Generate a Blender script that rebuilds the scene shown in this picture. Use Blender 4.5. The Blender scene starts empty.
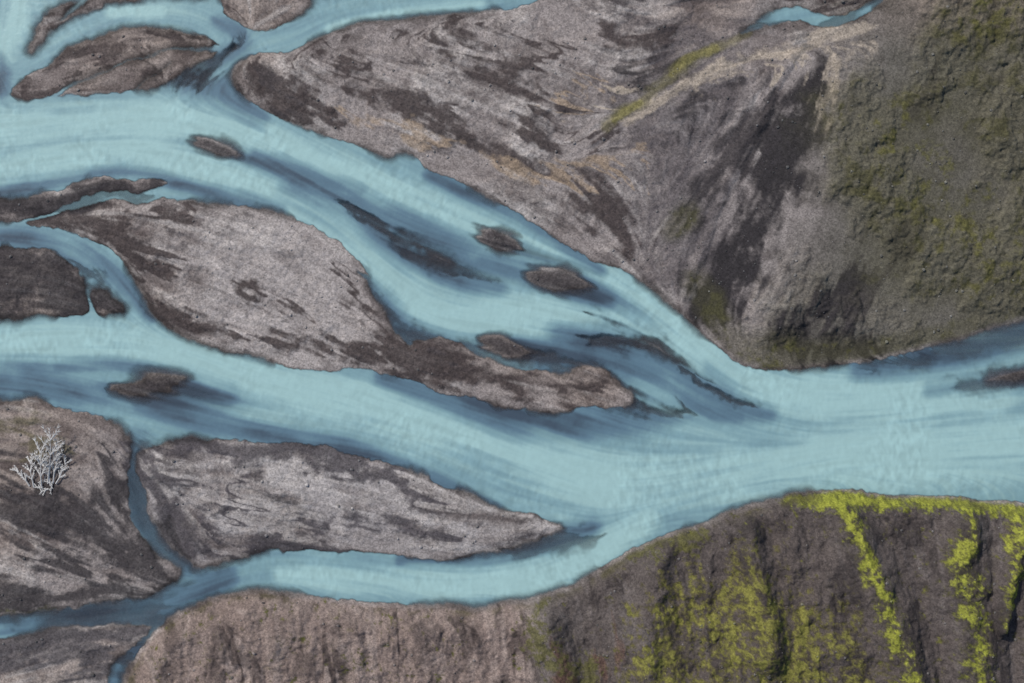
import bpy, math, numpy as np, time
T0=time.time()
S=0.25                      # metres per map unit
X0,X1,Y0,Y1=-90,1114,-75,758
RX=np.arange(X0,X1+1,1.0,dtype=np.float32); RY=np.arange(Y0,Y1+1,1.0,dtype=np.float32)
NX,NY=len(RX),len(RY)
PX,PY=np.meshgrid(RX,RY)
# ---------------------------------------------------------------- helpers
def samp(a,fx,fy):
    h,w=a.shape
    fx=np.clip(fx,0,w-1.001); fy=np.clip(fy,0,h-1.001)
    ix=fx.astype(np.int32); iy=fy.astype(np.int32)
    tx=fx-ix; ty=fy-iy
    i=iy*w+ix; r=a.ravel()
    A=r[i];B=r[i+1];C=r[i+w];D=r[i+w+1]
    return (A+(B-A)*tx)*(1-ty)+(C+(D-C)*tx)*ty
def at(a,x,y): return samp(a,x-X0,y-Y0)
def vnoise(u,v,seed):
    rs=np.random.RandomState(seed); t=rs.rand(256*256).astype(np.float32)
    iu=np.floor(u).astype(np.int32); iv=np.floor(v).astype(np.int32)
    fu=u-iu; fv=v-iv; fu=fu*fu*(3-2*fu); fv=fv*fv*(3-2*fv)
    a=iu&255; a1=(iu+1)&255; b=(iv&255)*256; b1=((iv+1)&255)*256
    A=t[b+a];B=t[b+a1];C=t[b1+a];D=t[b1+a1]
    return (A+(B-A)*fu)*(1-fv)+(C+(D-C)*fu)*fv
def fbm(x,y,sc,oc,seed,gain=.5):
    s=0;am=1;tot=0
    for k in range(oc):
        f=(2.03**k)/sc
        c,sn=math.cos(k*.9+seed),math.sin(k*.9+seed)
        s=s+am*vnoise((x*c-y*sn)*f+17.3*k+500,(x*sn+y*c)*f+9.1*k+500,seed+k*7); tot+=am; am*=gain
    return s/tot
def ss(a,b,x):
    t=np.clip((x-a)/(b-a),0,1); return t*t*(3-2*t)
def crom(P,closed,n=5):
    P=np.array(P,float); out=[]; m=len(P)
    rng=range(m) if closed else range(m-1)
    for i in rng:
        if closed: p0,p1,p2,p3=P[i-1],P[i],P[(i+1)%m],P[(i+2)%m]
        else: p0,p1,p2,p3=P[max(i-1,0)],P[i],P[i+1],P[min(i+2,m-1)]
        for k in range(n):
            t=k/n
            out.append(.5*((2*p1)+(-p0+p2)*t+(2*p0-5*p1+4*p2-p3)*t*t+(-p0+3*p1-3*p2+p3)*t**3))
    if not closed: out.append(P[-1])
    return np.array(out,np.float32)
CS=2
CX,CY=np.meshgrid(RX[::CS],RY[::CS])
def up(c): return samp(c,(PX-X0)/CS,(PY-Y0)/CS)
def box(x0,x1,y0,y1):
    i0=int(max(0,(x0-X0)//CS)); i1=int(min(CX.shape[1],(x1-X0)//CS+2)); j0=int(max(0,(y0-Y0)//CS)); j1=int(min(CX.shape[0],(y1-Y0)//CS+2))
    return i0,i1,j0,j1
def poly(P,mar=70,n=4):
    Q=crom(P,True,n)
    i0,i1,j0,j1=box(Q[:,0].min()-mar,Q[:,0].max()+mar,Q[:,1].min()-mar,Q[:,1].max()+mar)
    out=np.full(CX.shape,-mar,np.float32)
    x=CX[j0:j1,i0:i1];y=CY[j0:j1,i0:i1]
    d2=np.full(x.shape,1e9,np.float32); ins=np.zeros(x.shape,bool)
    for k in range(len(Q)):
        ax,ay=Q[k];bx,by=Q[(k+1)%len(Q)]
        ex,ey=bx-ax,by-ay; L=ex*ex+ey*ey+1e-9
        t=np.clip(((x-ax)*ex+(y-ay)*ey)/L,0,1)
        dx=x-ax-t*ex; dy=y-ay-t*ey
        np.minimum(d2,dx*dx+dy*dy,out=d2)
        if ay!=by:
            c=((ay>y)!=(by>y))&(x<ex*(y-ay)/(by-ay)+ax); ins^=c
    d=np.sqrt(d2); out[j0:j1,i0:i1]=np.maximum(np.where(ins,d,-d),-mar)
    return out
def stroke(P,mar=1.5):
    Q=crom([p if len(p)==3 else (*p,8) for p in P],False,4)
    R=Q[:,2].max()*(1+mar)
    i0,i1,j0,j1=box(Q[:,0].min()-R,Q[:,0].max()+R,Q[:,1].min()-R,Q[:,1].max()+R)
    out=np.full(CX.shape,-mar,np.float32); sd=np.full(CX.shape,-200,np.float32)
    if i1<=i0 or j1<=j0: return out,sd
    x=CX[j0:j1,i0:i1];y=CY[j0:j1,i0:i1]
    best=np.full(x.shape,-mar,np.float32); bsd=np.full(x.shape,-200,np.float32)
    for k in range(len(Q)-1):
        ax,ay,ar=Q[k];bx,by,br=Q[k+1]
        ex,ey=bx-ax,by-ay; L=ex*ex+ey*ey+1e-9
        t=np.clip(((x-ax)*ex+(y-ay)*ey)/L,0,1)
        d=np.hypot(x-ax-t*ex,y-ay-t*ey); r=np.maximum(ar+(br-ar)*t,.5)
        np.maximum(best,1-d/r,out=best); np.maximum(bsd,r-d,out=bsd)
    out[j0:j1,i0:i1]=best; sd[j0:j1,i0:i1]=bsd
    return out,sd
WARP=None
def strokes(LS,warp=False):
    o=np.full(CX.shape,-1.5,np.float32)
    for P in LS: o=np.maximum(o,stroke(P)[0])
    if warp: return samp(o,(WARP[0]-X0)/CS,(WARP[1]-Y0)/CS)
    return up(o)
# ---------------------------------------------------------------- land outlines (plan coordinates)
LN=[(244,62),(262,53),(290,51),(320,38),(350,27),(400,19),(470,14),(530,4),(575,-30),(620,-200),(1350,-200),(1350,250),(1180,285),(1100,300),(1024,318),(1000,326),(950,341),(900,354),(860,362),(820,367),(780,370),(745,365),(725,353),(705,335),(680,313),(655,292),(630,272),(600,264),(570,248),(540,228),(510,208),(480,192),(455,180),(430,170),(415,155),(400,151),(385,156),(360,145),(330,136),(300,126),(272,113),(250,100),(238,88),(234,74)]
LA3=[(222,-60),(225,5),(238,20),(255,31),(270,30),(290,20),(308,6),(320,-8),(400,-14),(480,-20),(540,-50),(560,-200),(220,-200)]
LA2=[(50,10),(65,3),(95,-1),(125,-20),(200,-40),(212,-8),(185,-3),(150,-5),(120,1),(95,10),(70,18),(50,32),(36,44),(30,50),(35,33)]
LA1=[(15,96),(16,86),(32,73),(62,56),(90,42),(125,30),(165,28),(200,35),(218,44),(214,54),(196,62),(180,72),(168,82),(148,90),(110,94),(60,96)]
LE=[(-200,206),(0,200),(40,192),(80,184),(120,178),(148,178),(166,185),(140,189),(105,193),(75,201),(45,212),(20,218),(0,218),(-200,215)]
LD=[(30,221),(60,212),(100,203),(150,201),(190,201),(230,206),(270,214),(300,224),(330,240),(355,262),(370,283),(384,308),(398,330),(420,341),(448,338),(470,350),(490,362),(510,368),(540,371),(565,376),(588,367),(610,376),(632,399),(600,405),(560,409),(520,408),(480,400),(440,391),(410,379),(385,371),(350,369),(310,367),(270,361),(230,350),(190,338),(162,325),(150,308),(138,283),(122,262),(100,243),(60,229)]
LF=[(-200,240),(-40,245),(0,250),(35,250),(62,260),(78,276),(86,292),(88,306),(80,315),(40,317),(0,318),(-40,318),(-200,315)]
LF2=[(92,290),(104,290),(118,302),(127,314),(112,316),(98,314)]
LW=[(-250,390),(0,399),(40,403),(80,412),(110,425),(127,440),(132,460),(128,480),(128,505),(138,530),(158,552),(178,575),(164,588),(130,598),(80,606),(40,611),(0,614),(-250,625)]
LG=[(143,452),(158,442),(200,438),(260,441),(310,448),(350,456),(400,468),(440,483),(480,501),(520,513),(556,523),(562,529),(545,537),(510,548),(470,557),(430,560),(390,555),(340,549),(290,549),(240,557),(212,568),(196,570),(178,548),(158,525),(146,500),(140,470)]
LB=[(-250,655),(0,640),(50,629),(100,626),(138,624),(150,626),(138,640),(120,660),(108,683),(92,740),(80,950),(-250,950)]
LS_=[(1350,520),(1100,508),(1024,503),(960,498),(900,495),(850,491),(800,493),(760,502),(720,515),(690,527),(660,535),(630,551),(600,569),(575,582),(545,595),(510,603),(480,606),(440,605),(400,604),(360,601),(320,597),(280,591),(245,592),(215,598),(190,608),(170,618),(152,634),(136,656),(124,683),(112,740),(100,1000),(1350,1000)]
names=['N','A3','A2','A1','E','D','F','F2','W','G','B','S']
sd={}
for n,P in zip(names,[LN,LA3,LA2,LA1,LE,LD,LF,LF2,LW,LG,LB,LS_]): sd[n]=poly(P)
isl=[[(196,142,-1),(206,143,4),(218,147,6),(232,151,3),(243,155,-1)],
 [(481,232,0),(490,236,6),(502,242,9),(514,247,5),(522,251,-1)],
 [(531,273,1),(545,277,8),(560,280,10),(575,283,8),(588,287,0)],
 [(475,338,0),(488,342,7),(500,346,9),(512,350,6),(524,354,-1)],
 [(112,388,0),(128,387,7),(148,385,10),(168,382,7),(184,379,1)],
 [(412,242,-5),(440,258,-1),(466,270,-5)],
 [(628,336,-4),(650,346,-.5),(682,362,-4)],
 [(985,381,-1),(1010,377,2),(1040,370,4),(1100,360,2)]]
sdi=np.full(CX.shape,-70,np.float32)
for P in isl:
    off=6.0 if min(p[2] for p in P)<=0 else 0.
    sdi=np.maximum(sdi,stroke([(a,b,c+off) for a,b,c in P],mar=7)[1]-off)
# ---------------------------------------------------------------- flow field
G=[[(-150,150),(0,140),(150,125),(230,140),(320,185),(420,235),(520,265),(610,290),(680,340),(750,390),(850,400),(1024,375),(1200,340)],
[(-150,185),(0,175),(100,165),(200,180),(300,215),(370,270),(430,315),(540,330),(640,350),(730,400),(800,420)],
[(-150,350),(0,345),(150,345),(260,380),(400,420),(520,465),(620,495),(720,480),(850,455),(1024,440),(1200,430)],
[(-150,380),(0,375),(120,400),(250,430),(400,455),(500,500),(580,520)],
[(180,600),(260,570),(350,575),(440,585),(520,575),(590,545),(650,515),(750,485)],
[(-100,215),(0,225),(60,235),(100,260),(130,295),(160,335)],[(0,215),(60,207),(120,190),(180,185)],
[(15,-60),(12,0),(2,60),(-5,90)],[(0,75),(60,40),(130,12),(180,10),(215,22),(245,42)],[(520,-5),(400,8),(340,15),(290,38),(250,45),(210,65),(185,90)],
[(260,70),(350,120),(450,165),(560,225),(640,280)],[(330,60),(430,90),(530,140),(600,200),(640,260)],[(450,40),(560,75),(620,110)],
[(560,165),(600,130),(650,100),(720,62),(800,40),(870,15)],[(820,60),(790,120),(750,200),(715,270),(690,310)],[(770,80),(720,150),(680,210),(650,250)],[(845,70),(835,140),(800,230),(760,320)],
[(930,30),(890,160),(850,260),(810,345)],[(1024,100),(980,220),(900,330)],
[(120,225),(220,250),(320,300),(400,350),(520,385)],[(150,470),(250,480),(350,500),(450,520),(550,528)],[(145,460),(165,510),(200,560)],
[(0,430),(90,450),(120,500),(160,560)],[(0,520),(80,560),(150,585)],[(0,620),(80,615),(150,605)],[(0,660),(60,640),(130,630)],
[(200,610),(190,683),(180,760)],[(300,610),(300,760)],[(400,615),(400,760)],[(500,615),(505,760)],[(600,590),(610,760)],[(700,540),(715,760)],[(790,510),(810,760)],[(850,500),(885,640),(900,760)],[(955,505),(950,600),(955,760)],[(1010,520),(990,620),(985,760)]]
FS=6
fx,fy=np.meshgrid(RX[::FS],RY[::FS]); vx=np.zeros_like(fx); vy=np.zeros_like(fx)
for P in G:
    Q=crom(P,False,3)
    for k in range(len(Q)-1):
        ax,ay=Q[k];bx,by=Q[k+1];ex,ey=bx-ax,by-ay;l=math.hypot(ex,ey)+1e-6
        t=np.clip(((fx-ax)*ex+(fy-ay)*ey)/(l*l),0,1)
        d2=(fx-ax-t*ex)**2+(fy-ay-t*ey)**2
        w=l/(d2+90)**1.7; vx+=w*ex/l; vy+=w*ey/l
n=np.hypot(vx,vy)+1e-12; vx/=n; vy/=n
VX=samp(vx,(PX-X0)/FS,(PY-Y0)/FS); VY=samp(vy,(PX-X0)/FS,(PY-Y0)/FS)
def path_avg(fields,step,N,decay,both=False):
    """average fields along the current (upstream, optionally both ways)"""
    acc=[np.zeros_like(PX) for _ in fields]; tot=0
    for sg in ((-1,1) if both else (-1,)):
        x=PX.copy();y=PY.copy()
        for i in range(N):
            w=decay**i; tot+=w
            for a,f in zip(acc,fields): a+=w*at(f,x,y)
            u=at(VX,x,y) if i%3==0 else u; v=at(VY,x,y) if i%3==0 else v
            x+=sg*step*u; y+=sg*step*v
    return [a/tot for a in acc]
def norm(a): return np.clip((a-a.mean())/a.std()*.22+.5,0,1)
n1=fbm(PX,PY,5,2,41); n2=fbm(PX,PY,14,2,43); n3=fbm(PX,PY,2.2,1,47)
s1,s2,s3=[norm(a) for a in path_avg([n1,n2,n3],2.4,18,.93,True)]
wr=(fbm(PX,PY,60,3,61)-.5)*60; wq_=(fbm(PX,PY,60,3,67)-.5)*60
rd=1-np.abs(2*norm(fbm(PX+wr,PY+wq_,34,4,71,.55))-1)
rd2=1-np.abs(2*norm(fbm(PX+wr*.6,PY+wq_*.6,15,3,73,.55))-1)
rid,rid2,sm=path_avg([rd,rd2,fbm(PX,PY,7,3,79,.7)],1.8,9,.9,True); sm=norm(sm)
# short crests standing across the current
rp=fbm(PX,PY,2.6,1,83)+.6*fbm(PX,PY,4.6,1,85); rpl=0
for k in (-2,-1,0,1,2): rpl=rpl+at(rp,PX-VY*k*1.1,PY+VX*k*1.1)
rpl=norm(rpl)-.5
print('lic',time.time()-T0)
f26x=fbm(PX,PY,26,4,3)-.5; f26y=fbm(PX,PY,26,4,5)-.5; f5x=fbm(PX,PY,5,2,31)-.5; f5y=fbm(PX,PY,5,2,33)-.5
wx=f26x*11+f5x*2.6; wy=f26y*11+f5y*2.6
pull=(s2-.5)*66+(s1-.5)*56
WARP=(PX+VX*pull+wx*2.2,PY+VY*pull+wy*2.2)
SDF={}
for n in names:
    a_=6 if n in 'NS' else 13
    SDF[n]=samp(sd[n],(PX+f26x*a_+f5x*2.6-X0)/CS,(PY+f26y*a_+f5y*2.6-Y0)/CS)
wsx=f26x*6+f5x*2.2; wsy=f26y*6+f5y*2.2
ip=(s2-.5)*16+(s1-.5)*14
SDI=samp(sdi,(PX+wsx+VX*ip-X0)/CS,(PY+wsy+VY*ip-Y0)/CS)
L=SDI.copy()
for n in names: L=np.maximum(L,SDF[n])
creeks=[[(900,-20,5),(870,6,5),(845,18,5),(825,22,6),(800,14,7),(782,14,8),(765,22,6),(745,33,3)],
 [(138,440,5),(136,470,2),(143,500,1),(160,530,2),(185,565,5)],
 [(170,520,1),(178,545,1),(190,570,3)],
 [(95,-20,7),(78,5,4),(60,20,2)],
 [(50,100,3),(85,80,2),(125,62,1.5),(170,50,2),(222,47,4)],
 [(130,98,2),(150,76,1),(172,62,1.5)],
 [(355,272,2),(372,285,4),(390,310,4),(412,340,3)]]
cr=np.full(CX.shape,-70,np.float32)
for P in creeks: cr=np.maximum(cr,stroke(P,mar=4)[1])
CR=samp(cr,(PX+wx-X0)/CS,(PY+wy-Y0)/CS)
L=np.minimum(L,-CR)
near_isl=ss(-4,3,SDI)
wk,nb=path_avg([near_isl,ss(-9,1,L)],3,34,.955)
print('sdf',time.time()-T0)
# ---------------------------------------------------------------- colours
def col(r,g,b):
    c=np.array([r,g,b])/255.; return np.where(c<=.04045,c/12.92,((c+.055)/1.055)**2.4).astype(np.float32)
def mixc(C,c,m):
    m=m[...,None]; return C*(1-m)+c*m
wdark=strokes([[(290,185,12),(340,210,24),(400,240,28),(450,262,26),(500,285,12)],
 [(255,155,6),(300,175,10),(360,190,8)],
 [(560,335,14),(620,350,24),(670,375,30),(720,400,20),(770,412,8)],
 [(540,372,10),(600,385,18),(680,405,18),(740,415,8)],
 [(380,380,8),(450,402,14),(540,420,16),(620,420,16),(690,416,8)],
 [(-60,375,14),(60,385,16),(150,405,16),(240,432,12),(340,450,12),(430,478,10),(500,505,6)],
 [(60,370,8),(150,372,12),(230,395,10)],
 [(350,268,10),(380,300,12),(410,335,12),(470,345,14),(540,355,16),(600,360,12)],
 [(480,262,10),(560,285,18),(610,300,8)],
 [(860,372,10),(930,358,16),(1024,338,22),(1180,310,30)],
 [(930,388,8),(1000,380,12),(1060,372,14)],
 [(180,80,16),(210,88,20),(260,118,12)],[(430,175,7),(520,222,7),(600,270,6)],
 [(-100,200,12),(0,192,7),(120,172,8),(200,190,7),(280,212,7)],
 [(160,610,26),(190,590,16),(230,575,8)],[(0,615,14),(80,612,16),(150,605,20)],[(137,440,14),(137,480,14),(150,520,14),(185,565,16)],[(150,625,12),(120,670,12)],
 [(400,560,5),(500,552,8),(560,540,14),(590,528,9)],[(0,240,10),(70,245,10),(120,285,12),(150,318,6)],
 [(0,90,8),(0,60,8)],[(215,22,6),(245,42,10),(215,62,14)]])
wpale=strokes([[(-100,130,20),(0,128,24),(120,122,26),(200,118,20),(270,140,14),(340,170,14),(420,200,15),(500,235,16),(570,262,14),(640,292,15),(700,340,16),(770,385,24),(850,395,26),(1000,400,20)],
 [(0,168,14),(120,150,14),(220,175,14),(300,210,16),(360,250,18),(400,295,22),(460,318,16),(560,312,18),(640,325,14),(700,362,10)],
 [(-100,345,22),(0,342,22),(100,340,22),(200,362,22),(300,388,24),(400,410,22),(500,445,22),(600,480,26),(700,480,28),(850,460,34),(1100,440,40)],
 [(280,575,8),(360,580,14),(450,585,14),(530,578,14),(590,558,14),(650,520,14)],[(20,-20,14),(18,15,14),(0,55,14)],[(110,12,6),(160,12,6)],[(330,28,6),(400,12,6),(480,4,6)]])
edge=np.exp(-np.clip(-L,0,80)/8.)
D=.38+.48*ss(-.7,.85,wdark+(s2-.5)*1.1)-.38*ss(-.6,.9,wpale)+.45*np.clip(wk*2.0,0,1)+.08*edge+.07*nb+(s1-.5)*.30+(s3-.5)*.16
D+=(s2-.5)*.42*ss(.0,.8,wdark)+(norm(fbm(PX,PY,90,4,201))-.5)*.25
D=np.clip(D,0,1.25)
pale=col(154,187,187);mid=col(122,155,162);deep=col(91,118,134);dk=col(64,78,92)
WC=np.empty(PX.shape+(3,),np.float32); WC[:]=pale
WC=mixc(WC,mid,ss(0,.45,D)); WC=mixc(WC,deep,ss(.36,.84,D)); WC=mixc(WC,dk,ss(.76,1.2,D))
rpa=rpl*(1-ss(.2,.9,D))*(.35+.9*ss(.3,.7,norm(fbm(PX,PY,50,3,221))))
WC=WC*(1+.20*rpa)[...,None]
bars=strokes([[(385,228,5),(425,250,12),(450,264,11),(482,278,5)],[(612,330,5),(640,343,10),(668,356,10),(700,376,5)],[(340,208,3),(370,225,5),(400,240,4)],[(700,385,3),(740,400,5),(770,410,2)],[(595,372,8),(640,395,10),(680,405,6)],[(480,345,8),(520,355,7)],[(182,80,10),(206,84,12),(225,66,8)]],True)
shallow=strokes([[(880,362,8),(950,350,14),(1024,332,20),(1180,300,26)],[(150,615,26),(100,640,14)],[(150,625,12),(120,670,14)],[(-50,615,10),(60,615,12),(150,608,14)],[(500,550,6),(550,545,14),(585,535,10)],[(60,208,6),(130,190,7)],[(200,74,16),(190,84,14),(240,45,8)],[(137,445,16),(137,480,18),(150,520,20),(185,560,18)],[(90,275,8),(100,300,8)],[(350,270,10),(385,305,12),(410,335,10),(460,345,8)],[(900,-20,10),(865,8,12),(838,22,10)],[(760,25,8),(742,35,8)],[(570,390,6),(620,398,12),(660,404,8)],[(930,390,8),(1000,380,14),(1060,370,16)],[(470,344,8),(520,358,8),(560,366,8)]],True)
soft=ss(.42,.68,norm(fbm(PX,PY,45,3,211)))
ew=1.6+8*soft+9*ss(-16,-2,SDI)
turb=ss(-.1,1,(-L)/ew)*(1-.6*ss(-.4,.7,shallow))*(1-.4*np.clip(wk*2.2,0,1)*ss(.3,.8,s2))*(1-.78*ss(-.6,1.1,bars+(s1-.5)*1.3+(s2-.5)*1.1))
turb=np.clip(turb*(.9+.22*s1),0,1); turb=np.maximum(turb,ss(24,40,-L)*.97*ss(.2,-.4,bars))
# --- land
m1=fbm(PX+wx*3,PY+wy*3,70,6,101,.55); m2=norm(fbm(PX+wx*2+s2*30,PY+wy*2,22,5,107,.6)); m3=norm(fbm(PX,PY,3,2,113,.6)); m4=norm(fbm(PX,PY,160,3,117)); M1=norm(m1)
mh=norm(fbm(PX,PY,4,3,157,.8)); mm7=norm(fbm(PX+wx,PY+wy,10,4,159,.75))
LC=np.empty(PX.shape+(3,),np.float32); LC[:]=col(138,130,127)
LC=mixc(LC,col(166,159,155),ss(.35,.8,M1)*.8)
LC=mixc(LC,col(110,102,99),ss(.5,.95,m2)*.7)
LC=mixc(LC,col(144,127,114),ss(.45,.85,m4)*.4)
LC=mixc(LC,col(94,85,82),ss(.55,1.,norm(mm7+M1*.4))*.3)
patt=norm(sm*.55+m2*.3+M1*.35+mm7*.2+mh*.1)
rS=ss(-2,6,SDF['S']); rD=ss(-2,6,SDF['D']); rG=ss(-2,6,SDF['G']); rN=ss(-2,6,SDF['N'])
LC=mixc(LC,col(160,156,156),rG*.5)
LC=mixc(LC,col(170,163,160),rD*ss(140,220,PX)*(1-ss(340,390,PX))*.6)
S_left=1-ss(520,560,PX+(m1-.5)*60)
def dark(LSs,c,st,th=0.0,j=1.0,w=.95):
    global LC
    f=strokes(LSs,True)+(patt-.5)*2.1*j
    LC=mixc(LC,c,ss(th-.35,th+w,f+.3)*st)
kD=col(66,58,57); kB=col(47,44,47)
veg=1-rS
r1=ss(.66,.90,rid+(m2-.5)*.18+(mh-.5)*.1)*ss(.3,.75,m4+.25*M1); r2=ss(.62,.88,rid2+(M1-.5)*.2+(mh-.5)*.12)
LC=mixc(LC,col(84,74,72),veg*r1*.6); LC=mixc(LC,col(90,82,80),veg*r2*.4)
LC=mixc(LC,col(72,63,62),veg*ss(.56,.95,norm(s2*.8+M1*.5+mm7*.2))*.65)
LC=mixc(LC,col(62,54,54),veg*ss(.62,.98,norm(s1*.7+m2*.5+m4*.3))*.45)
LC=mixc(LC,col(180,174,170),veg*ss(.55,.95,norm(s1*.7+M1*.5+s3*.3))*.4)
LC=mixc(LC,kB,ss(-3,4,SDI)*.8)
dkreg=strokes([[(700,80,70),(680,170,75),(700,250,60),(720,310,30)]])
LC=mixc(LC,col(90,84,85),rN*ss(-.5,.8,dkreg+(patt-.5)*1.4)*.8)
rgt=rN*ss(760,880,PX+(m1-.5)*120+(PY-100)*.28)
LC=mixc(LC,col(88,85,78),rgt*.9)
LC=mixc(LC,col(118,111,103),rgt*ss(.5,.95,norm(m2+M1*.6))*.4)
LC=mixc(LC,col(124,112,104),rgt*ss(60,0,PY)*.6)
LC=mixc(LC,col(62,59,54),rgt*ss(.5,.95,norm(s2*.5+m2*.6+mm7*.4))*.5)
dark([[(262,80,12),(290,98,16),(325,112,8)],[(378,98,8),(420,108,12),(462,114,6)],[(440,128,6),(490,150,9),(540,170,6)],
 [(500,82,12),(545,97,10)],[(585,190,16),(608,225,18),(628,262,8)],[(470,50,8),(520,60,8),(560,45,6)],[(370,60,8),(340,70,8)],[(400,35,6),(450,30,7)],[(560,120,6),(600,150,8)],
 [(290,60,5),(340,50,7)],[(350,130,6),(330,118,6)],[(600,30,8),(640,45,8),(680,30,6)],[(520,130,6),(560,150,6)],
 [(830,-10,12),(855,8,10),(885,0,10)],[(960,-10,8),(1000,10,7)]],kD,.9)
dark([[(822,60,8),(806,110,20),(775,180,26),(742,245,26),(712,305,18)],[(840,300,24),(800,340,24),(870,352,16)]],col(44,41,43),.95,-.15,.9)  # first stroke paints the fan gully's shading into the ground colour
dark([[(770,100,16),(735,150,20),(700,200,14)],[(650,70,14),(690,100,18)],[(900,240,10),(870,290,14)],[(940,60,10),(920,110,12)]],col(56,52,53),.8)
dark([[(384,330,10),(400,350,14),(450,368,14),(500,385,12),(570,392,12),(610,395,8)],[(290,342,10),(340,352,14),(380,350,12)],[(40,218,12),(90,222,16),(125,240,12),(130,262,8)],[(355,290,8),(375,315,10)],[(200,212,6),(160,215,7)],[(230,325,8),(180,320,10),(155,300,8)],[(250,292,5),(290,300,5)]],kD,.92)
dark([[(-50,205,12),(60,198,10),(150,184,6)],[(-60,280,40),(20,280,30),(70,290,26)],[(108,304,16),(108,306,16)]],kB,.85,-.35,.8)
dark([[(145,455,10),(158,495,14),(185,535,16),(210,560,10)],[(170,446,8),(250,446,10),(330,455,9),(400,474,6)],[(300,520,5),(380,520,5),(430,530,5)],[(340,468,7),(380,478,7),(430,496,5)],[(250,552,8),(330,545,6)],[(230,480,5),(240,520,5)]],col(68,64,68),.85)
dark([[(-20,500,22),(40,510,22),(90,520,24),(140,560,20)],[(-40,590,16),(60,598,12),(140,585,12)],[(110,450,10),(120,490,12),(135,530,12)],[(-50,440,20),(-20,460,20)],[(30,555,8),(80,560,8)]],kB,.85,-.1)
dark([[(-50,660,20),(40,645,14),(90,650,20),(80,700,26)]],col(76,73,76),.8,-.2)
dark([[(60,66,6),(120,48,6),(160,70,6)],[(170,35,5),(210,45,5)],[(55,15,8),(40,40,8)],[(240,0,7),(235,20,5)],[(30,88,6),(80,92,5)]],kD,.8)
def paint(LSs,c,st,th=0.,j=.8,w=.9):
    global LC
    f=strokes(LSs,True)+(patt-.5)*2*j
    LC=mixc(LC,c,ss(th-.2,th+w,f)*st)
paint([[(860,20,14),(835,42,20),(790,52,12),(730,66,9),(690,84,9),(640,112,7),(600,130,6)],[(845,35,18),(838,80,11),(812,112,8)]],col(162,150,136),.8)
paint([[(360,118,8),(400,128,8),(440,135,5)],[(480,160,7),(540,172,8),(600,165,7),(640,150,4)],[(560,110,5),(620,90,5)]],col(148,130,111),.7)
def thin(LSs,c,st,j=.6):
    global LC
    f=strokes(LSs)+(patt-.5)*2*j
    LC=mixc(LC,c,ss(-.5,.7,f)*st)
thin([[(748,34,4),(715,50,5),(690,64,6),(665,82,6),(640,102,6),(605,126,6)]],col(108,102,76),.7)
thin([[(715,50,4),(690,60,5),(670,75,3)],[(640,103,3),(615,120,4)]],col(126,120,62),.5)
mo=strokes([[(850,110,40),(900,130,50),(960,110,60),(1020,150,60)],[(900,200,60),(960,230,70),(1000,290,50),(880,260,40)],[(960,60,40),(1010,20,30)],[(690,215,12),(672,230,10)],[(700,280,14),(725,330,16),(760,352,16),(820,352,14),(880,350,12),(960,325,12),(1040,300,20)],[(985,15,14),(950,18,10)]])
mf=norm(fbm(PX,PY,9,4,131,.7))
mm=ss(.4,.95,norm(m2*.8+mf*.8+M1*.5))
LC=mixc(LC,col(70,68,45),rN*ss(-.8,.6,mo+(M1-.5)*1.4)*(.5+.5*mm)*.92)
LC=mixc(LC,col(88,86,47),rN*ss(-.4,.9,strokes([[(870,110,26),(905,160,34),(960,200,44),(1010,260,44)],[(975,15,22),(1020,8,10)],[(720,340,10),(770,355,10),(900,345,12)]])+(m2-.5)*1.3)*mm*.7)
# ---------------------------------------------------------------- hillside south
hs=SDF['S']
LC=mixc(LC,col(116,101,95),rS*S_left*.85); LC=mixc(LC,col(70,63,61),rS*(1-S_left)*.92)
LC=mixc(LC,col(144,131,125),rS*S_left*ss(.5,.9,norm(s1+M1*.5+s3*.3+mh*.3))*.5)
LC=mixc(LC,col(64,56,55),rS*S_left*ss(.48,.9,norm(s2+m2*.6+mm7*.4))*.65)
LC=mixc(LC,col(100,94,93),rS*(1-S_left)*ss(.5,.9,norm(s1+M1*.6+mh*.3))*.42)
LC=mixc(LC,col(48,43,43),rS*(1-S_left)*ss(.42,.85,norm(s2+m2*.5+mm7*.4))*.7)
dark([[(400,625,6),(405,650,5)],[(470,630,8),(475,660,8)],[(510,625,10),(515,660,12)],[(330,640,6),(335,665,6)],[(250,650,6),(245,680,6)]],col(52,44,43),.7)
paint([[(590,625,10),(600,660,16),(610,700,20)],[(560,655,8),(565,690,10)]],col(88,64,54),.7)
ridge_l=[[(832,497,8),(848,530,7),(862,565,9),(876,600,9),(885,640,10),(900,700,10)],
 [(962,503,5),(958,535,8),(948,570,12),(955,610,11),(955,650,10),(958,720,10)],
 [(1015,525,5),(1000,560,6),(990,590,5),(985,620,3)],[(1060,520,8),(1050,600,8),(1030,660,10),(1020,720,12)],
 [(655,545,6),(650,590,8),(640,640,10),(650,720,12)],[(540,602,5),(548,640,9),(560,700,12)],
 [(745,520,4),(752,570,6),(760,640,8)]]
o=np.full(CX.shape,-1.5,np.float32)
for P in ridge_l[:4]: o=np.maximum(o,stroke(P)[0])
moss=samp(o,(PX+wx*2.2-X0)/CS,(PY+wy-Y0)/CS)
rim=strokes([[(778,497,3),(800,498,6),(840,499,7),(900,500,6),(960,502,6),(1000,508,7),(1040,518,9),(1150,525,9)]])
big=strokes([[(640,600,12),(665,600,24),(720,615,36),(780,640,38),(830,690,34)],[(640,640,18),(670,680,34),(700,720,40)],[(700,580,8),(720,570,10)]],True)
ed=strokes([[(628,556,3),(655,542,10),(685,538,12),(705,530,5)],[(545,598,3),(535,620,8),(548,650,12),(585,670,12),(560,700,20)]])
mn=fbm(PX,PY,12,5,151,.7); mnn=norm(mn)
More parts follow.
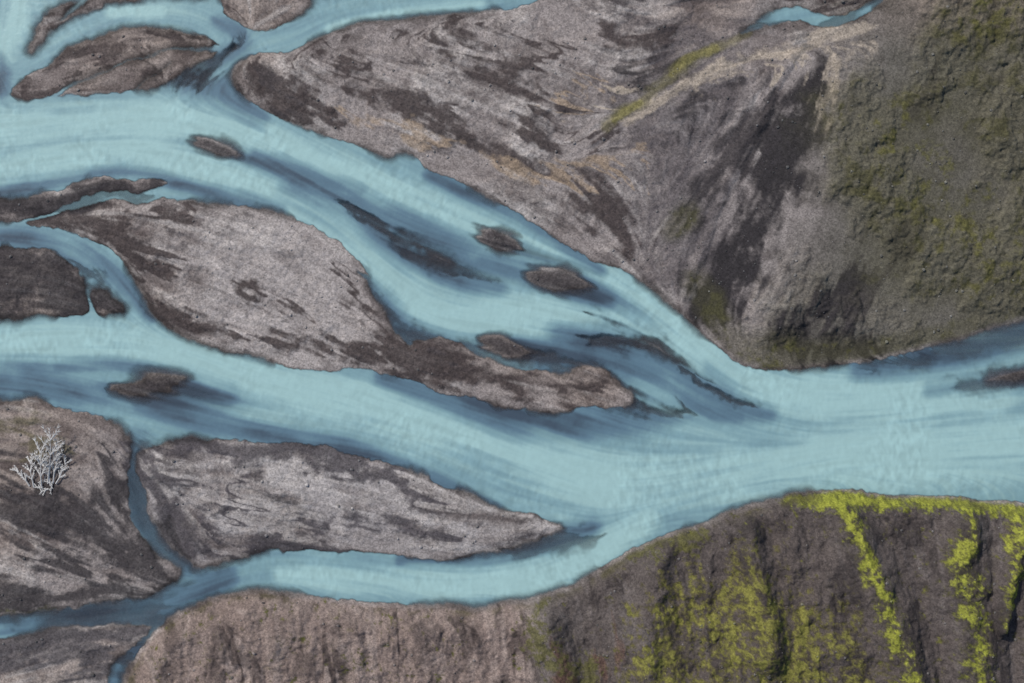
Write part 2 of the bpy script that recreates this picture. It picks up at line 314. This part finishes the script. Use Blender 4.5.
mk=(mnn-.5)*2.0+(mh-.5)*2.4
LC=mixc(LC,col(78,72,48),rS*ss(-.9,.6,big+mk)*.85)
LC=mixc(LC,col(98,95,50),rS*ss(-.1,1.2,big+mk)*.8)
LC=mixc(LC,col(122,120,56),rS*ss(.5,1.6,big+mk)*.65)
LC=mixc(LC,col(64,60,42),rS*ss(-1.1,.5,moss+mk*.8)*.75)
LC=mixc(LC,col(104,104,50),rS*ss(-.2,1.0,moss+mk)*.9)
LC=mixc(LC,col(100,103,42),rS*ss(-.7,.3,rim+mk*.6)*.9)
LC=mixc(LC,col(138,141,54),rS*ss(.1,1.2,np.maximum(rim+.1,moss-.35)+mk)*.8)
LC=mixc(LC,col(78,76,44),rS*ss(-.5,.8,ed+mk)*.85)
LC=mixc(LC,col(72,68,44),rS*np.exp(-((hs-5)/3.5)**2)*ss(.3,.8,m2)*.7)
paint([[(10,430,20),(40,425,14),(20,455,16)]],col(96,90,68),.7)
paint([[(-40,622,6),(20,620,6),(70,612,4)]],col(102,100,66),.6)
LC=LC*(1-.5*(1-ss(-1,.6+5*soft+2*norm(m2),L+(s1-.5)*3)))[...,None]
LC*= (.90+.20*m3)[...,None]*(.91+.18*s3)[...,None]*(.91+.18*mh)[...,None]
LC=mixc(LC,col(60,62,69),ss(0,3,-L)*.85)
LC=mixc(LC,col(50,47,50),ss(0,3,-L)*ss(-.5,.6,bars)*.8)
LC=np.clip(LC,.004,1); WC=np.clip(WC,.01,1)
# ---------------------------------------------------------------- heights
Z=np.where(L>0,.35*(1-np.exp(-L/7.0))+.008*np.clip(L,0,60),.10*L/(1+np.abs(L)*.05))
Z=np.maximum(Z,-1.6)
li=ss(0,14,L)
Z+=li*((m1-.5)*2.2+(norm(sm)-.5)*.25-r1*.3-r2*.12+(mm7-.5)*.2+(m3-.5)*.06)
Z=np.where(L>0,np.maximum(Z,.05),Z)
ex=np.clip(hs,0,150); gul=norm(s2)-.5
riseL=ss(2,26,hs)*3.0+ex*.02; riseR=ss(0,12,hs)*2.2+ex*.055
Hh=(riseL*S_left+riseR*(1-S_left))
rg=strokes([[(a,b,r*3.8) for a,b,r in P] for P in ridge_l])
Hh+=(1-S_left)*ss(-.0,1,rg)*4.4*ss(0,25,hs)
Hh+=ss(4,30,hs)*gul*1.4+ss(4,30,hs)*(fbm(PX,PY,20,3,153)-.5)*2.4+ss(2,10,hs)*(mm7-.5)*.5
Z+=np.where(L>0,Hh,0)
fan=rN*ss(-.4,.8,strokes([[(830,60,30),(800,130,50),(760,220,60),(715,300,40)]]))
Z+=fan*li*gul*1.0-li*rN*ss(-.3,1,strokes([[(815,70,20),(795,130,32),(765,200,34),(725,290,26)]]))*3.4
Z+=rgt*li*((m1-.5)*5+(mm7-.5)*.4)
Z=np.where(L>0,np.maximum(Z,.05),Z)
print('fields',time.time()-T0)
# ---------------------------------------------------------------- meshes
EXT=np.array([12,30,70,150,320,700,1500,3200,7000,15000],np.float32)
GX=np.concatenate([X0-EXT[::-1],RX,X1+EXT]);GY=np.concatenate([Y0-EXT[::-1],RY,Y1+EXT]); pad=len(EXT)
def pd(a): return np.pad(a,[(pad,pad),(pad,pad)]+[(0,0)]*(a.ndim-2),mode='edge')
gx,gy=np.meshgrid(GX,GY)
co=np.stack([(gx-512)*S,(341.5-gy)*S,pd(Z)],-1).reshape(-1,3).astype(np.float32)
ny,nx=gx.shape
idx=np.arange(nx*ny,dtype=np.int32).reshape(ny,nx)
quads=np.stack([idx[:-1,:-1],idx[1:,:-1],idx[1:,1:],idx[:-1,1:]],-1).reshape(-1,4)
def build(name,co,q,colr,mat,smooth=True):
    used=np.zeros(len(co),bool); used[q.ravel()]=True; k_=q.shape[1]
    mp=np.cumsum(used).astype(np.int32)-1; q=mp[q]; c=co[used]; k=colr[used]
    me=bpy.data.meshes.new(name); me.vertices.add(len(c)); me.vertices.foreach_set('co',c.ravel())
    me.loops.add(q.size); me.loops.foreach_set('vertex_index',q.ravel())
    me.polygons.add(len(q)); me.polygons.foreach_set('loop_start',np.arange(0,q.size,k_,dtype=np.int32))
    me.update(calc_edges=True); me.polygons.foreach_set('use_smooth',np.full(len(q),smooth))
    a=me.color_attributes.new('tint','FLOAT_COLOR','POINT'); a.data.foreach_set('color',k.astype(np.float32).ravel())
    me.materials.append(mat); ob=bpy.data.objects.new(name,me); bpy.context.collection.objects.link(ob); return ob
def N(nt,t,**kw):
    n=nt.nodes.new(t)
    for k,v in kw.items(): setattr(n,k,v)
    return n
def ground_mat(name):
    m=bpy.data.materials.new(name); m.use_nodes=True; nt=m.node_tree; b=nt.nodes['Principled BSDF']; lk=nt.links.new
    at_=N(nt,'ShaderNodeAttribute',attribute_name='tint'); tc=N(nt,'ShaderNodeTexCoord')
    vo=N(nt,'ShaderNodeTexVoronoi'); vo.inputs['Scale'].default_value=3.0; lk(tc.outputs['Object'],vo.inputs['Vector'])
    n1=N(nt,'ShaderNodeTexNoise'); n1.inputs['Scale'].default_value=1.6; n1.inputs['Detail'].default_value=6; n1.inputs['Roughness'].default_value=.75; lk(tc.outputs['Object'],n1.inputs['Vector'])
    r1=N(nt,'ShaderNodeMapRange'); r1.inputs[1].default_value=.3;r1.inputs[2].default_value=.7;r1.inputs[3].default_value=.80;r1.inputs[4].default_value=1.20; lk(n1.outputs['Fac'],r1.inputs[0])
    sp=N(nt,'ShaderNodeSeparateColor'); lk(vo.outputs['Color'],sp.inputs[0])
    r2=N(nt,'ShaderNodeMapRange'); r2.inputs[3].default_value=.72;r2.inputs[4].default_value=1.28; lk(sp.outputs[0],r2.inputs[0])
    mu=N(nt,'ShaderNodeMath',operation='MULTIPLY'); lk(r1.outputs[0],mu.inputs[0]); lk(r2.outputs[0],mu.inputs[1])
    vm=N(nt,'ShaderNodeVectorMath',operation='SCALE'); lk(at_.outputs['Color'],vm.inputs[0]); lk(mu.outputs[0],vm.inputs['Scale'])
    lk(vm.outputs[0],b.inputs['Base Color']); b.inputs['Roughness'].default_value=.9; b.inputs['Specular IOR Level'].default_value=.25
    bp=N(nt,'ShaderNodeBump'); bp.inputs['Strength'].default_value=.4; bp.inputs['Distance'].default_value=.15; lk(n1.outputs['Fac'],bp.inputs['Height']); 
    lk(bp.outputs[0],b.inputs['Normal']); return m
gm=ground_mat('gravel_and_moss')
wm=bpy.data.materials.new('glacial_water'); wm.use_nodes=True; nt=wm.node_tree; lk=nt.links.new; b=nt.nodes['Principled BSDF']; out=nt.nodes['Material Output']
at_=N(nt,'ShaderNodeAttribute',attribute_name='tint'); tc=N(nt,'ShaderNodeTexCoord')
n1=N(nt,'ShaderNodeTexNoise'); n1.inputs['Scale'].default_value=1.1; n1.inputs['Detail'].default_value=2; n1.inputs['Distortion'].default_value=.6; lk(tc.outputs['Object'],n1.inputs['Vector'])
lk(at_.outputs['Color'],b.inputs['Base Color'])
b.inputs['Roughness'].default_value=.4; b.inputs['IOR'].default_value=1.33
bp=N(nt,'ShaderNodeBump'); bp.inputs['Strength'].default_value=.3; bp.inputs['Distance'].default_value=.12; lk(n1.outputs['Fac'],bp.inputs['Height']); lk(bp.outputs[0],b.inputs['Normal'])
tr=N(nt,'ShaderNodeBsdfTransparent'); mx=N(nt,'ShaderNodeMixShader'); lk(at_.outputs['Alpha'],mx.inputs[0]); lk(tr.outputs[0],mx.inputs[1]); lk(b.outputs[0],mx.inputs[2]); lk(mx.outputs[0],out.inputs['Surface'])
LCp=np.concatenate([pd(LC),np.ones((ny,nx,1),np.float32)],-1).reshape(-1,4)
WCp=np.concatenate([pd(WC),pd(turb)[...,None]],-1).reshape(-1,4)
def q4(a): return a[:-1,:-1].ravel()
lab=np.zeros(PX.shape,np.int32); best=np.full(PX.shape,-6.,np.float32)
for i,nm in enumerate(names):
    m=SDF[nm]>best; lab[m]=i+1; best[m]=SDF[nm][m]
m=SDI>best; lab[m]=20
lq=q4(pd(lab))
piece={'A1':'gravel_bar','A2':'gravel_bar','E':'gravel_bar','D':'gravel_bar','F':'gravel_bar','G':'gravel_bar'}
done=np.zeros(len(lq),bool)
s_=lq==names.index('S')+1; build('mossy_hillside',co,quads[s_],LCp,gm); done|=s_
for k,v in piece.items():
    s_=lq==names.index(k)+1; build(v,co,quads[s_],LCp,gm); done|=s_
build('ground',co,quads[~done],LCp,gm)
cw=co.copy(); cw[:,2]=pd(rpa).reshape(-1)*.04*(pd(turb).reshape(-1)>.9)
wq=q4(pd((L<4).astype(np.int32)))==1
build('river',cw,quads[wq],WCp,wm)
# ---------------------------------------------------------------- loose stones lying on the gravel (one object)
rs=np.random.RandomState(9)
nb_=9000; bx=rs.uniform(X0+2,X1-2,nb_).astype(np.float32); by=rs.uniform(Y0+2,Y1-2,nb_).astype(np.float32)
ok=(at(L,bx,by)>3)&(at(mm7,bx,by)+rs.rand(nb_)*.5>.7); bx=bx[ok];by=by[ok];nb_=len(bx)
t_=(1+5**.5)/2
ico=np.array([(-1,t_,0),(1,t_,0),(-1,-t_,0),(1,-t_,0),(0,-1,t_),(0,1,t_),(0,-1,-t_),(0,1,-t_),(t_,0,-1),(t_,0,1),(-t_,0,-1),(-t_,0,1)])/1.9
icf=np.array([(0,11,5),(0,5,1),(0,1,7),(0,7,10),(0,10,11),(1,5,9),(5,11,4),(11,10,2),(10,7,6),(7,1,8),(3,9,4),(3,4,2),(3,2,6),(3,6,8),(3,8,9),(4,9,5),(2,4,11),(6,2,10),(8,6,7),(9,8,1)],np.int32)
r=(.12+.36*rs.rand(nb_)**6)
vs=ico[None]*r[:,None,None]*rs.uniform(.75,1.25,(nb_,12,3))*np.array([1,1,.6])
vs+=np.stack([(bx-512)*S,(341.5-by)*S,at(Z,bx,by)+r*.2],-1)[:,None,:]
fs=(icf[None]+12*np.arange(nb_,dtype=np.int32)[:,None,None]).reshape(-1,3)
sh=rs.uniform(.6,1.5,nb_)
bc=np.stack([at(LC[...,k],bx,by)*.6*sh+.06*sh for k in range(3)]+[np.ones(nb_)],-1)
build('boulders',vs.reshape(-1,3).astype(np.float32),fs.astype(np.int32),np.repeat(bc,12,0),gm,False)
print('mesh',time.time()-T0,nb_)
# ---------------------------------------------------------------- bleached shrub on the west bank
def W(px,py,z=0): return ((px-512)*S,(341.5-py)*S,z)
def hz(px,py): return float(at(Z,np.array([px],np.float32),np.array([py],np.float32))[0])
rs=np.random.RandomState(5)
V=[];F=[]
def twig(p,q,r0,r1):
    p=np.array(p);q=np.array(q);d=q-p;d/=np.linalg.norm(d)+1e-9
    a=np.cross(d,[0,0,1.]);
    if np.linalg.norm(a)<.1:a=np.array([1.,0,0])
    a/=np.linalg.norm(a);c=np.cross(d,a);o=len(V)
    for pt,r in((p,r0),(q,r1)):
        for k in range(4):
            t=k*math.pi/2;V.append(tuple(pt+r*(math.cos(t)*a+math.sin(t)*c)))
    for k in range(4):F.append((o+k,o+(k+1)%4,o+4+(k+1)%4,o+4+k))
def grow(p,ang,el,ln,r,dep):
    q=p
    for s in range(3):
        ang+=rs.normal(0,.10); el=max(.03,el+rs.normal(0,.08)-.05)
        n_=q+np.array([math.cos(ang)*math.cos(el),math.sin(ang)*math.cos(el),math.sin(el)])*ln/3
        twig(q,n_,r*(1-.28*s),r*(1-.28*(s+1))); q=n_
        if dep>0:
            for sg in(-1,1):
                for _ in range(2): grow(q,ang+sg*rs.uniform(.2,.6),el*.7+.05,ln*rs.uniform(.22,.4),r*.68,dep-1)
base=np.array(W(44,486,hz(45,484)+.1))
for i,(a,l,dx) in enumerate([(1.75,6,-2.4),(1.62,9.5,-.8),(1.45,11.5,.9),(1.35,8.5,2.2),(1.15,5.5,3.2),(2.0,4.5,-3.2),(1.5,7,1.6)]): grow(base+np.array([dx+rs.normal(0,.3),rs.uniform(-.6,1.0),0]),a,.22,l,.2,2)
for a in np.linspace(0,6.2,14): grow(base+np.array([rs.uniform(-3.5,3.5),rs.uniform(-1,1),0]),a,.25,rs.uniform(1.0,2.2),.13,1)
me=bpy.data.meshes.new('dead_shrub');me.from_pydata(V,[],F);ob=bpy.data.objects.new('dead_shrub',me);bpy.context.collection.objects.link(ob)
m=bpy.data.materials.new('bleached_wood');m.use_nodes=True;b=m.node_tree.nodes['Principled BSDF'];b.inputs['Roughness'].default_value=.85
nn=m.node_tree.nodes.new('ShaderNodeTexNoise');nn.inputs['Scale'].default_value=1.5;cr_=m.node_tree.nodes.new('ShaderNodeValToRGB');cr_.color_ramp.elements[0].color=(.45,.44,.43,1);cr_.color_ramp.elements[1].color=(.75,.73,.7,1)
m.node_tree.links.new(nn.outputs['Fac'],cr_.inputs[0]);m.node_tree.links.new(cr_.outputs[0],b.inputs['Base Color']);me.materials.append(m)
# ---------------------------------------------------------------- light, sky, camera
from mathutils import Vector
el,az=math.radians(44),math.radians(315)
w=bpy.data.worlds.new('World');bpy.context.scene.world=w;w.use_nodes=True;nt=w.node_tree
sk=nt.nodes.new('ShaderNodeTexSky');sk.sky_type='NISHITA';sk.sun_disc=False;sk.sun_elevation=el;sk.sun_rotation=az
nt.links.new(sk.outputs[0],nt.nodes['Background'].inputs[0]);nt.nodes['Background'].inputs[1].default_value=.10
ld=bpy.data.lights.new('sun','SUN');ld.energy=3.6;ld.angle=math.radians(5);ld.color=(1,.95,.88)
lo=bpy.data.objects.new('sun',ld);bpy.context.collection.objects.link(lo)
dirv=Vector((math.sin(az)*math.cos(el),math.cos(az)*math.cos(el),math.sin(el)))
lo.rotation_euler=dirv.to_track_quat('Z','Y').to_euler()
cd=bpy.data.cameras.new('camera');cam=bpy.data.objects.new('camera',cd);bpy.context.collection.objects.link(cam)
cd.lens=45;cd.sensor_width=36;cam.location=(0,0,256*45/36.);cam.rotation_euler=(0,0,0);cd.clip_end=20000;cd.clip_start=1
sc=bpy.context.scene;sc.camera=cam;sc.view_settings.view_transform='Standard';sc.view_settings.look='None';sc.view_settings.exposure=0
print('done',time.time()-T0)
